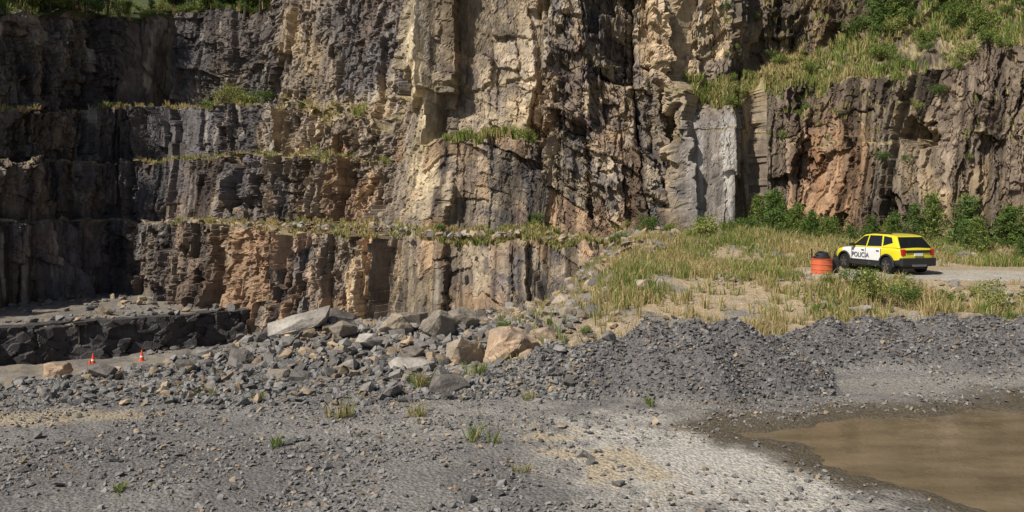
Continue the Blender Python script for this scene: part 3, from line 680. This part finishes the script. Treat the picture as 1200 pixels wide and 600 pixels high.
for s in(1,-1):
    box('tail_light',-2.13,-2.0,s*.70-.1,s*.70+.1,.78,1.04,M_r,.03)
    box('head_light',1.96,2.11,s*.62-.14,s*.62+.14,.72,.86,M_al,.03)
    box('roof_rail',-1.35,.15,s*.62-.02,s*.62+.02,1.64,1.70,M_k,.012)
    box('door_mirror',.62,.78,s*.98-.1,s*.98+.1,1.06,1.2,M_k,.03)
    for dx in(.82,-.06,-1.0):box('door_seam',dx-.006,dx+.006,s*.905-.005,s*.905+.012,.5,1.03,M_k,0)
    for dx in(.1,-.82):box('door_handle',dx-.08,dx+.08,s*.92-.012,s*.92+.015,.9,.94,M_k,.008)
    box('sill',-.85,.85,s*.89-.05,s*.89+.05,.26,.4,M_k,.03)
    for wx_ in(1.33,-1.34):
        V=[];F=[];K=18
        for i in range(K+1):
            a=-.15+i*(math.pi+.3)/K
            for r,yy in((.39,.88),(.39,.94),(.45,.94),(.47,.88)):V.append((wx_+r*math.cos(a),s*yy,.36+r*math.sin(a)))
        for i in range(K):
            for j in range(4):F.append((i*4+j,i*4+(j+1)%4,i*4+4+(j+1)%4,i*4+4+j))
        part('wheel_arch',V,F,M_k,None,0,0,True)
        cyl('tyre',wx_,s*.80,.34,.34,.22,M_t,32,.03);cyl('rim',wx_,s*.905,.34,.22,.03,M_k,24)
        for k_ in range(5):
            a=k_*2*math.pi/5+.3;ca,sa=math.cos(a),math.sin(a)
            V=[(wx_+r*ca-q*sa,s*yy,.34+r*sa+q*ca) for yy in(.915,.935) for r,q in((.03,-.04),(.22,-.028),(.22,.028),(.03,.04))]
            part('spoke',V,[(0,1,2,3),(7,6,5,4),(0,4,5,1),(1,5,6,2),(2,6,7,3),(3,7,4,0)],M_al)
    tc_=bpy.data.curves.new('livery','FONT');tc_.body='POLICIA';tc_.size=.30;tc_.extrude=.004;tc_.align_x='CENTER';tc_.materials.append(M_tx)
    o=bpy.data.objects.new('livery_text',tc_);scene.collection.objects.link(o);o.parent=car;o.location=(.25,s*.925,.6)
    o.rotation_euler=(math.pi/2,0,math.pi if s>0 else 0)
box('underbody',-1.9,1.9,-.6,.6,.2,.4,M_k,.02)
cx,cyy=16.2,35.2;car.location=(cx,cyy,hz(cx,cyy)+.03);car.rotation_euler=(0,0,math.radians(105))
# ---------------------------------------------------------------- drum, cones
M_o=flat_mat('orange_drum_paint',(.60,.14,.06),.5,.4,0,0,.3)
drum=bpy.data.objects.new('orange_drum',None);scene.collection.objects.link(drum)
def lathe(name,prof,mat,parent,seg=32,smooth=True,x=0,y=0,sq=0):
    V=[];F=[]
    for r,z in prof:
        for i in range(seg):
            a=i*2*math.pi/seg;V.append((x+r*math.cos(a),y+r*math.sin(a),z))
    for k_ in range(len(prof)-1):
        for i in range(seg):
            j=(i+1)%seg;F.append((k_*seg+i,k_*seg+j,(k_+1)*seg+j,(k_+1)*seg+i))
    F.append(tuple(range(seg-1,-1,-1)));F.append(tuple((len(prof)-1)*seg+i for i in range(seg)))
    return part(name,V,F,mat,None,0,0,False,parent)
dp=[(.38,0),(.40,.02),(.40,.24),(.42,.26),(.42,.28),(.40,.30),(.40,.52),(.42,.54),(.42,.56),(.40,.58),(.40,.82),(.42,.84),(.42,.87),(.37,.87),(.37,.84)]
lathe('drum_shell',[(r*1.05,z*.75) for r,z in dp],M_o,drum)
for i in range(3):
    bpy.ops.mesh.primitive_torus_add(major_radius=.30-.05*i,minor_radius=.05,location=(.02*i,.0,.70+.08*i),rotation=(.1*i,.12*(i%2),0));o=bpy.context.object;o.name='hose_coil';o.parent=drum;o.data.materials.append(M_k)
V,F=tube((.48,.3,0),(.62,.1,.95),.03,.025,8);part('handle',V,F,M_k,parent=drum)
V,F=tube((-.3,.3,.5),(-.35,.2,1.05),.03,.03,8);part('outlet_pipe',V,F,M_k,parent=drum)
box('motor_housing',.42,.78,.05,.45,.02,.6,M_k,.04,drum)
dx_,dy_=13.1,34.0;drum.location=(dx_,dy_,hz(dx_,dy_)+.02)
M_co=flat_mat('cone_orange',(.8,.10,.03),.5,.4);M_cw=flat_mat('cone_white',(.8,.8,.8),.5,.4)
for (x,y) in [(-28.3,54.3),(-27.3,52.0),(-25.7,55.8)]:
    c=bpy.data.objects.new('traffic_cone',None);scene.collection.objects.link(c)
    lathe('shell_low',[(.17,.04),(.13,.30)],M_co,c,20);lathe('band',[(.131,.30),(.11,.40)],M_cw,c,20);lathe('tip',[(.11,.40),(.035,.76),(.03,.78)],M_co,c,20)
    box('base',-.22,.22,-.22,.22,0,.045,M_co,.01,c)
    c.location=(x,y,hz(x,y)-.01)
# ---------------------------------------------------------------- light, world, camera
sd=Vector((-.70,-.55,0)).normalized();el=math.radians(47)
sdir=Vector((sd.x*math.cos(el),sd.y*math.cos(el),math.sin(el)))
sun=bpy.data.lights.new('sun','SUN');sun.energy=5.0;sun.angle=math.radians(.5);sun.color=(1,.94,.84)
so=bpy.data.objects.new('sun',sun);scene.collection.objects.link(so);so.rotation_euler=sdir.to_track_quat('Z','Y').to_euler()
w=bpy.data.worlds.new('World');scene.world=w;w.use_nodes=True
sk=w.node_tree.nodes.new('ShaderNodeTexSky');sk.sky_type='NISHITA';sk.sun_disc=False;sk.sun_elevation=el
sk.sun_rotation=math.atan2(sdir.x,sdir.y)
bg=w.node_tree.nodes['Background'];bg.inputs[1].default_value=.06;w.node_tree.links.new(sk.outputs[0],bg.inputs[0])
cam=bpy.data.cameras.new('camera');co=bpy.data.objects.new('camera',cam);scene.collection.objects.link(co);scene.camera=co
cam.lens=28.26;cam.sensor_width=36;cam.shift_y=-.05;cam.clip_end=2000;co.location=(0,0,4.5);co.rotation_euler=(math.pi/2,0,0)
scene.view_settings.view_transform='Standard';scene.view_settings.look='None';scene.view_settings.exposure=0
